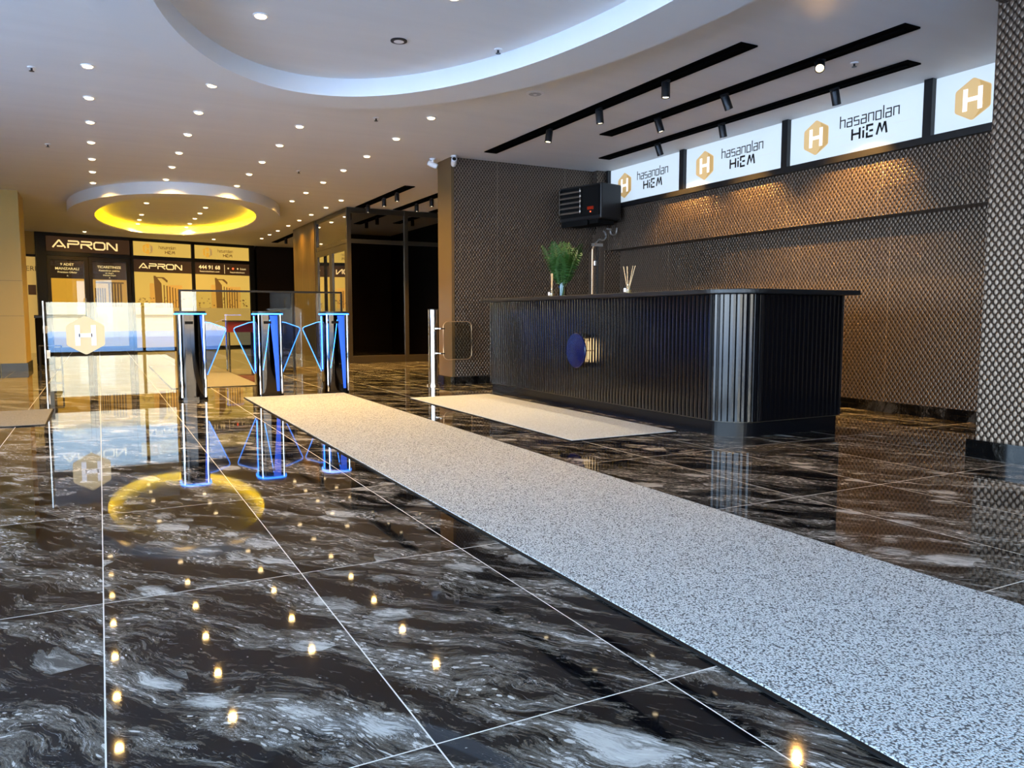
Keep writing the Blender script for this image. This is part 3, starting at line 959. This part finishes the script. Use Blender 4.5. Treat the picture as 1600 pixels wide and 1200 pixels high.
# ------------------------------------------------------------------ reception desk
DX, DY, DX1, DY1, RC = 4.06, 4.20, 5.20, 8.20, .27
desk = thing('reception_desk', (DX, DY, 0), 'long black fluted reception desk with a rounded corner', 'desk')
def outline(off, r):
    """plan path from far left end round the near corner to the right end"""
    p = [(DX - off, DY1)]
    path = []
    x, y = DX - off, DY - off
    L1 = DY1 - (y + r)
    rr = r
    return x, y, rr
def path_pts(off, r, step=None):
    x, y = DX - off, DY - off
    seg1 = DY1 + off - (y + r)
    arc = r * PI / 2
    seg2 = DX1 + off - (x + r)
    tot = seg1 + arc + seg2
    def at(s):
        if s < seg1: return Vector((x, DY1 + off - s)), Vector((-1, 0))
        if s < seg1 + arc:
            a = (s - seg1) / r
            n = Vector((-math.cos(a), -math.sin(a)))
            return Vector((x + r, y + r)) + n * r, n
        return Vector((x + r + (s - seg1 - arc), y)), Vector((0, -1))
    return tot, at
tot, at = path_pts(0, RC)
n = round(tot / .047)
pts = []
for i in range(n):
    for (f, o_) in ((.0, -.012), (.07, -.010), (.12, -.001), (.5, .0015), (.88, -.001), (.93, -.010)):
        p, nn = at((i + f) * tot / n)
        p = p + nn * o_
        pts.append((p.x, p.y))
p, nn = at(tot - 1e-4)
pts.append((p.x, p.y))
pts += [(DX1, DY1)]
zf = lambda u, v_, d: Vector((u, v_, d))
MB().prism(pts, .115, 1.062, zf).build('fluted_panel', M_desk, desk)
def closed(off, r, extra=0):
    tot, at = path_pts(off, r)
    P = []
    m_ = 60
    for i in range(m_ + 1):
        s = tot * i / m_
        q, _n = at(min(s, tot - 1e-5))
        P.append((q.x, q.y))
    # add finely sampled arc
    P = []
    x, y = DX - off, DY - off
    P.append((x, DY1 + off))
    for k in range(17):
        a = k * PI / 32
        P.append((x + r - r * math.cos(a), y + r - r * math.sin(a)))
    P.append((DX1 + off, y)); P.append((DX1 + off, DY1 + off))
    return P
MB().prism(closed(-.022, RC - .02), 0, .108, zf).build('plinth', M_plinth, desk)
MB().prism(closed(-.012, RC), .108, .115, zf).build('plinth_trim', M_bronze, desk)
MB().prism(closed(.085, RC + .06), 1.064, 1.10, zf).build('countertop', M_black, desk, bevel=.006)
# round navy sign with warm halo, mounted off the desk front
t = thing('round_sign', (DX - .05, 6.28, .57), 'round navy disc sign with warm glow behind it, on the desk front', 'sign')
Ry = Matrix.Translation((DX - .055, 6.22, .575)) @ Matrix.Rotation(-PI / 2, 4, 'Y')
MB().lathe([(.160, 0), (.165, .004), (.165, .016), (.160, .020)], 48, Ry).build('disc', M_navy, t, smooth=True)
MB().lathe([(.115, -.014), (.115, -.002)], 40, Ry).build('halo_light', M_glow, t)
a = MB()
for q in (0, PI / 2, PI, 3 * PI / 2):
    a.cyl(.09 * math.cos(q), .09 * math.sin(q), -.052, 0, .006, 8, Ry)
a.build('standoff', M_steel, t)

# ------------------------------------------------------------------ things on the desk
def diffuser(x, y, label, sticks):
    t = thing('reed_diffuser', (x, y, 1.10), label, 'reed diffuser', 'reed diffusers on the desk top')
    MB().lathe([(.0305, .001), (.033, .006), (.033, .058), (.028, .068), (.013, .073), (.013, .088)], 20).build('bottle', M_glass, t, world=False, smooth=True)
    MB().lathe([(.028, .004), (.030, .008), (.030, .036)], 20).build('oil', M_oil, t, world=False)
    MB().box(-.0345, -.0335, -.018, .018, .016, .050).build('paper_label', M_white, t, world=False)
    for (dx, dy) in sticks:
        MB().tube([(0, 0, .01), (dx, dy, .245)], .0032, 6).build('reed', M_reed, t, world=False)
diffuser(4.20, 7.02, 'small reed diffuser with reeds close together, left of the palm', [(.006, .008), (-.008, .002), (.002, -.009), (.010, -.004)])
diffuser(4.20, 5.69, 'small reed diffuser with spread reeds, alone on the desk middle', [(.02, -.075), (.01, -.055), (-.02, .045), (.0, .02), (.015, .035)])
# palm in a clear vase
t = thing('potted_palm', (4.47, 7.25, 1.10), 'leafy green areca palm in a clear vase on the desk', 'plant')
MB().lathe([(.040, .001), (.045, .01), (.050, .17), (.046, .17), (.040, .012)], 24).build('vase', M_glass, t, world=False, smooth=True)
rnd = random.Random(5)
def frond(base, direction, length, droop, seed):
    r_ = random.Random(seed)
    d = Vector(direction).normalized()
    pts, p = [], Vector(base)
    N = 22
    for i in range(N):
        pts.append(p.copy())
        d = (d + Vector((0, 0, -droop / N * (i / N) * 2))).normalized()
        p = p + d * length / N
    mb = MB()
    mb.tube(pts, [lerp(.004, .001, i / N) for i in range(N)], 5)
    lf = MB()
    for i in range(6, N):
        q = pts[i]
        dd = (pts[min(i + 1, N - 1)] - pts[i - 1]).normalized()
        side = dd.cross(Vector((0, 0, 1)))
        if side.length < .05: side = Vector((1, 0, 0))
        side.normalize()
        f = (i - 6) / (N - 6)
        ll = .15 * (math.sin(PI * (f * .75 + .2))) * r_.uniform(.85, 1.1)
        for sgn in (-1, 1):
            dl = (dd * .5 + side * sgn * .85 + Vector((0, 0, .08))).normalized()
            tip = q + dl * ll + Vector((0, 0, -ll * .25))
            mid = q + dl * ll * .5 + Vector((0, 0, .008))
            wv = dd.cross(dl).normalized().cross(dl).normalized() * .011
            nrm = Vector((0, 0, .0006))
            lf.add([q, mid + wv, tip, mid - wv, mid + nrm * 3], [(0, 1, 4), (1, 2, 4), (2, 3, 4), (3, 0, 4)])
    return mb, lf
for k in range(17):
    a = 2 * PI * k / 17 * 3 + .3
    sp_ = .12 + .22 * rnd.random()
    mb, lf = frond((.01 * math.cos(a), .01 * math.sin(a), .02), (math.cos(a) * sp_, math.sin(a) * sp_, 1), rnd.uniform(.40, .63), rnd.uniform(.5, 1.1), k)
    st = mb.build('stem', M_stem, t, world=False)
    lf.build('leaflets', M_leaf, st, world=False)

# ------------------------------------------------------------------ unit heater in the corner, with pipes
t = thing('unit_heater', (5.90, 8.60, 2.19), 'black box fan heater with louvres hung in the corner above the desk', 'heater', rz=math.atan2(.18, .76))
# local: +Y runs along the louvre face (away), +X towards the wall
MB().box(0, .40, 0, .78, 0, .47).build('casing', M_black, t, world=False, bevel=.02)
MB().box(-.012, 0, .03, .75, .05, .44).box(-.02, -.012, .03, .75, .42, .44).build('front_panel', M_blackm, t, world=False)
lv = None
for k in range(5):
    z = .115 + k * .068
    R = Matrix.Translation((-.028, 0, z)) @ Matrix.Rotation(-.5, 4, 'Y')
    lv = MB().box(-.035, .035, .34, .72, -.004, .004, R).build('louvre', mat('louvre_grey', (.36, .29, .23), .35, metal=.6) if k == 0 else lv.data.materials[0], t, world=False, bevel=.002)
a = MB()
for yv in (.335, .725): a.box(-.06, -.012, yv - .006, yv + .006, .08, .42)
for k in range(5):
    a.cyl(-.055, .335, .10 + k * .068, .125 + k * .068, .012, 10)
a.build('louvre_bracket', M_steel, t, world=False)
MB().box(-.018, -.012, .13, .24, .13, .17).build('display', mat('red_display', (.05, .0, .0), .3, emit=(.35, .02, .0), es=.5), t, world=False)
MB().lathe([(.010, 0), (.006, .006)], 12, Matrix.Translation((-.018, .18, .10)) @ Matrix.Rotation(-PI / 2, 4, 'Y')).build('indicator_lamp', M_redled, t, world=False)
MB().box(.05, .36, .10, .74, -.05, -.001).box(.0, .02, .25, .74, -.07, -.0).build('drip_tray', M_blackm, t, world=False)
a = MB()
for (px_, py_) in ((.39, .08), (.39, .60)): a.box(px_ - .02, px_ + .02, py_, py_ + .04, .10, .14)
a.build('mounting_bracket', M_black, t, world=False)
t = thing('heater_pipework', (6.16, 9.2, 0), 'copper pipes with looped hoses and a valve under the heater', 'pipes')
def arc_pts(c, r, a0, a1, axis, n=12):
    out = []
    for i in range(n + 1):
        a = lerp(a0, a1, i / n)
        out.append(Vector(c) + (Vector((math.cos(a) * r, 0, math.sin(a) * r)) if axis == 'x' else Vector((0, math.cos(a) * r, math.sin(a) * r))))
    return out
MB().tube([(6.05, 9.02, 0.002), (6.05, 9.02, 1.82), (6.08, 9.0, 1.90)], .017).build('copper_pipe', M_copper, t)
MB().tube([(6.13, 9.02, 0.002), (6.13, 9.02, 1.90), (6.13, 9.02, 1.95)], .015).build('dark_pipe', M_black, t)
MB().tube([(6.08, 9.0, 1.90)] + arc_pts((6.12, 8.9, 2.0), .065, -2.2, 1.2, 'x'), .012).build('flexible_hose', M_hose, t)
MB().tube([(6.13, 8.8, 2.08)] + arc_pts((6.18, 8.72, 2.04), .05, 2.6, 6.3, 'x') + [(6.24, 8.72, 2.09)], .012).build('flexible_hose', M_hose, t)
MB().cyl(6.09, 9.02, 1.60, 1.66, .028, 12).box(6.03, 6.20, 8.99, 9.03, 1.86, 1.90).build('valve', M_hose, t)

# ------------------------------------------------------------------ security cameras on the corner of the patterned wall
def cctv(x, y, z, rz, label):
    t = thing('security_camera', (x, y, z), label, 'camera', 'white dome cameras at the wall corner')
    MB().lathe([(.040, .075), (.040, .060), (.018, .056), (.018, .03)], 18).build('base', M_white, t, world=False, smooth=True)
    R = Matrix.Rotation(rz, 4, 'Z') @ Matrix.Rotation(1.15, 4, 'Y')
    MB().lathe([(.010, -.075), (.032, -.070), (.036, -.05), (.036, .055), (.030, .060)], 20, R).build('housing', M_white, t, world=False, smooth=True)
    MB().lathe([(.026, .061), (.020, .066), (.004, .068)], 16, R).build('lens', M_blackm, t, world=False, smooth=True)
cctv(4.10, 9.31, 2.875, -1.9, 'white bullet camera right at the top corner of the patterned wall')
cctv(3.93, 9.62, 2.875, 2.6, 'white bullet camera hanging just left of the patterned wall corner')

# ------------------------------------------------------------------ turnstiles
def stadium(rx, ry, n=40, p=3.2):
    out = []
    for k in range(n):
        a = 2 * PI * k / n
        c, s = math.cos(a), math.sin(a)
        out.append((math.copysign(abs(c) ** (2 / p), c) * rx, math.copysign(abs(s) ** (2 / p), s) * ry))
    return out
def turnstile(x, y, label, left, right):
    t = thing('turnstile', (x, y, 0), label, 'turnstile', 'polished steel turnstiles')
    lf = lambda u, v_, d: Vector((u, v_, d))
    b = MB().prism(stadium(.145, .17), .035, .925, lf).build('housing', M_body, t, smooth=True, world=False)
    MB().prism(stadium(.150, .175), 0, .033, lf).build('base_plate', M_body, t, world=False)
    MB().prism(stadium(.152, .178), .930, .955, lf).build('top_cap', M_black, t, world=False, bevel=.003)
    MB().prism(stadium(.160, .186), .916, .930, lf).build('light_ring', M_blue, t, world=False)
    for sx in (-1, 1):
        MB().cyl(sx * .118, -.158, .03, .916, .012, 10).build('edge_rod', M_chrome, t, world=False, smooth=True)
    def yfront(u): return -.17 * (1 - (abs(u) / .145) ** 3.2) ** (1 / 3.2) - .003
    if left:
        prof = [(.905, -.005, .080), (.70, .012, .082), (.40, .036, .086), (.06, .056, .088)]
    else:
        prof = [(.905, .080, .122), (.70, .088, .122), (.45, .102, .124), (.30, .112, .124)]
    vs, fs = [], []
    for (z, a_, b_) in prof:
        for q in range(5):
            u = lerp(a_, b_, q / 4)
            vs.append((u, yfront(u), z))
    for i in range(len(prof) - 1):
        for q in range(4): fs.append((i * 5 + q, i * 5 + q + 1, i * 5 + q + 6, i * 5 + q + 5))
    MB().add(vs, fs).build('painted_reflection', M_bluep, t, world=False)  # glowing strip painted in for the flap's blue reflection on the housing
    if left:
        MB().tube([(-.005, yfront(0), .86), (-.04, yfront(.04), .60), (-.088, yfront(.088), .30)], .003, 5).build('painted_reflection', M_blue, t, world=False)  # second line of the V, a flap edge reflection put in as glow
    MB().box(-.07, .01, -.180, -.166, .815, .845).build('sensor_window', M_blackm, t, world=False)
    for sx, on in ((-1, left), (1, right)):
        if not on: continue
        MB().box(sx * .1445 - .002, sx * .1445 + .002, -.030, .030, .28, .90).build('side_light', M_blue, t, world=False)
        tri = [(.03, .20), (.150, .82), (.20, .835), (.355, .775), (.370, .755), (.365, .735), (.155, .235)]
        tri = [(.148, .255), (.148, .835), (.20, .828), (.345, .775), (.362, .760), (.362, .742), (.155, .255)]
        f = MB().prism(tri, -.006, .006, lambda u, w_, d: Vector((sx * u, d, w_))).build('flap', M_flap, t, world=False)
        a = MB()
        edge = tri[1:] + [tri[0]]
        a.tube([(sx * p[0], 0, p[1]) for p in tri[1:]], .0052, 6)
        a.build('lit_edge', M_bluee, f, world=False)
    return t
turnstile(.87, 9.08, 'turnstile nearest the glass barrier, with one flap on its right', False, True)
turnstile(1.68, 9.08, 'middle turnstile with two open blue-edged flaps', True, True)
turnstile(2.44, 9.08, 'turnstile right of the others behind the runner, with one flap on its left', True, False)
# blue light thrown by the turnstile LED rings comes from the emissive rings themselves

# glass barrier with hexagon sticker
bx0, bx1, by = -.47, .70, 9.05
t = thing('glass_barrier', ((bx0 + bx1) / 2, by, 0), 'low clear glass barrier left of the turnstiles', 'glass barrier')
MB().box(bx0, bx1, by - .006, by + .006, .08, 1.04).build('pane', M_barrier, t)
MB().box(bx0 + .002, bx0 + .038, by - .02, by + .02, 0, .14).build('clamp', M_bronze, t)
MB().cyl(bx0 - .02, by, 0, 1.05, .010, 12).build('post', M_steel, t, smooth=True)
t = thing('hexagon_sticker', (-.14, by - .007, .72), 'beige hexagon sticker with a white H on the glass barrier', 'sticker')
fs_ = lambda u, v_, d: Vector((u, by - .0065 - d, v_))
emblem(fs_, -.13, .705, .20, t, M_frost, M_letter, .0015, False)

# swing gate
t = thing('swing_gate', (3.86, 9.6 - .12, 0), 'steel post with a rounded clear glass swing panel beside the patterned wall', 'gate')
gy = 9.48
MB().cyl(3.82, gy - .1, 0, .98, .062, 28).build('post', M_steel, t, smooth=True)
MB().cyl(3.82, gy - .1, .98, .992, .066, 28).build('post_cap', M_black, t, smooth=True)
MB().cyl(3.82, gy - .1, 0, .02, .085, 28).build('base_flange', M_chrome, t, smooth=True)
rp = []
gx0, gx1, gz0, gz1, gr = 3.90, 4.30, .34, .83, .07
for (cx, cz, a0) in ((gx1 - gr, gz1 - gr, 0), (gx0 + gr, gz1 - gr, PI / 2), (gx0 + gr, gz0 + gr, PI), (gx1 - gr, gz0 + gr, 1.5 * PI)):
    for k in range(7):
        a = a0 + k * PI / 12
        rp.append((cx + gr * math.cos(a), cz + gr * math.sin(a)))
o = MB().prism(rp, gy - .256, gy - .246, lambda u, v_, d: Vector((u, d, v_))).build('glass_panel', M_glass, t)
MB().tube([(p[0], gy - .251, p[1]) for p in rp + rp[:1]], .006, 6).build('panel_edge', M_copper, o)
a = MB()
for z in (.42, .74):
    MB().box(3.86, 3.92, gy - .258, gy - .12, z - .008, z + .008).build('hinge', M_steel, t)
# rear glass barrier and red table
t = thing('glass_barrier', (1.95, 13.0, 0), 'taller glass screen with dark top rail behind the turnstiles', 'glass barrier')
MB().box(1.12, 3.62, 12.994, 13.006, .06, 1.28).build('pane', M_barrier, t)
MB().box(1.10, 3.64, 12.98, 13.02, 1.28, 1.31).build('top_rail', M_black, t)
for x in (1.11, 2.82, 3.63): MB().box(x - .015, x + .015, 12.98, 13.02, 0, 1.28).build('post', M_black, t)
t = thing('side_table', (3.0, 19.6, 0), 'dark wooden table with a red skirt in front of the gold poster', 'table')
MB().box(2.62, 3.36, 19.3, 19.9, .77, .80).build('tabletop', M_bronze, t, bevel=.004)
MB().box(2.68, 3.30, 19.36, 19.84, .52, .77).build('skirt', M_red, t)
for x in (2.70, 3.28):
    for y in (19.38, 19.82): MB().tube([(x, y, 0.001), (x, y, .52)], .022).build('leg', M_bronze, t)
# bin with notice at the pillar
t = thing('waste_bin', (-.92, 17.0, 0), 'slim black bin with a small white notice beside the cream pillar', 'bin')
MB().box(-1.06, -.78, 16.9, 17.2, 0, .86).build('body', M_blackm, t, bevel=.015)
MB().box(-1.07, -.77, 16.89, 17.21, .86, .92).build('lid', M_black, t, bevel=.01)
MB().box(-.94, -.86, 16.893, 16.898, .58, .72).build('notice', M_white, t)
# umbrella stand
t = thing('umbrella_stand', (-.62, 13.4, 0), 'small low dark metal stand with a pale tag left of the glass barrier', 'stand')
a = MB()
for (x, y) in ((-.80, 13.3), (-.52, 13.3), (-.80, 13.5), (-.52, 13.5)): a.tube([(x, y, 0.001), (x, y, .46)], .010, 6)
for z in (.10, .46): a.tube([(-.80, 13.3, z), (-.52, 13.3, z), (-.52, 13.5, z), (-.80, 13.5, z), (-.80, 13.3, z)], .009, 6)
a.build('frame', M_black, t)
MB().box(-.72, -.66, 13.285, 13.29, .28, .40).build('tag', M_white, t)
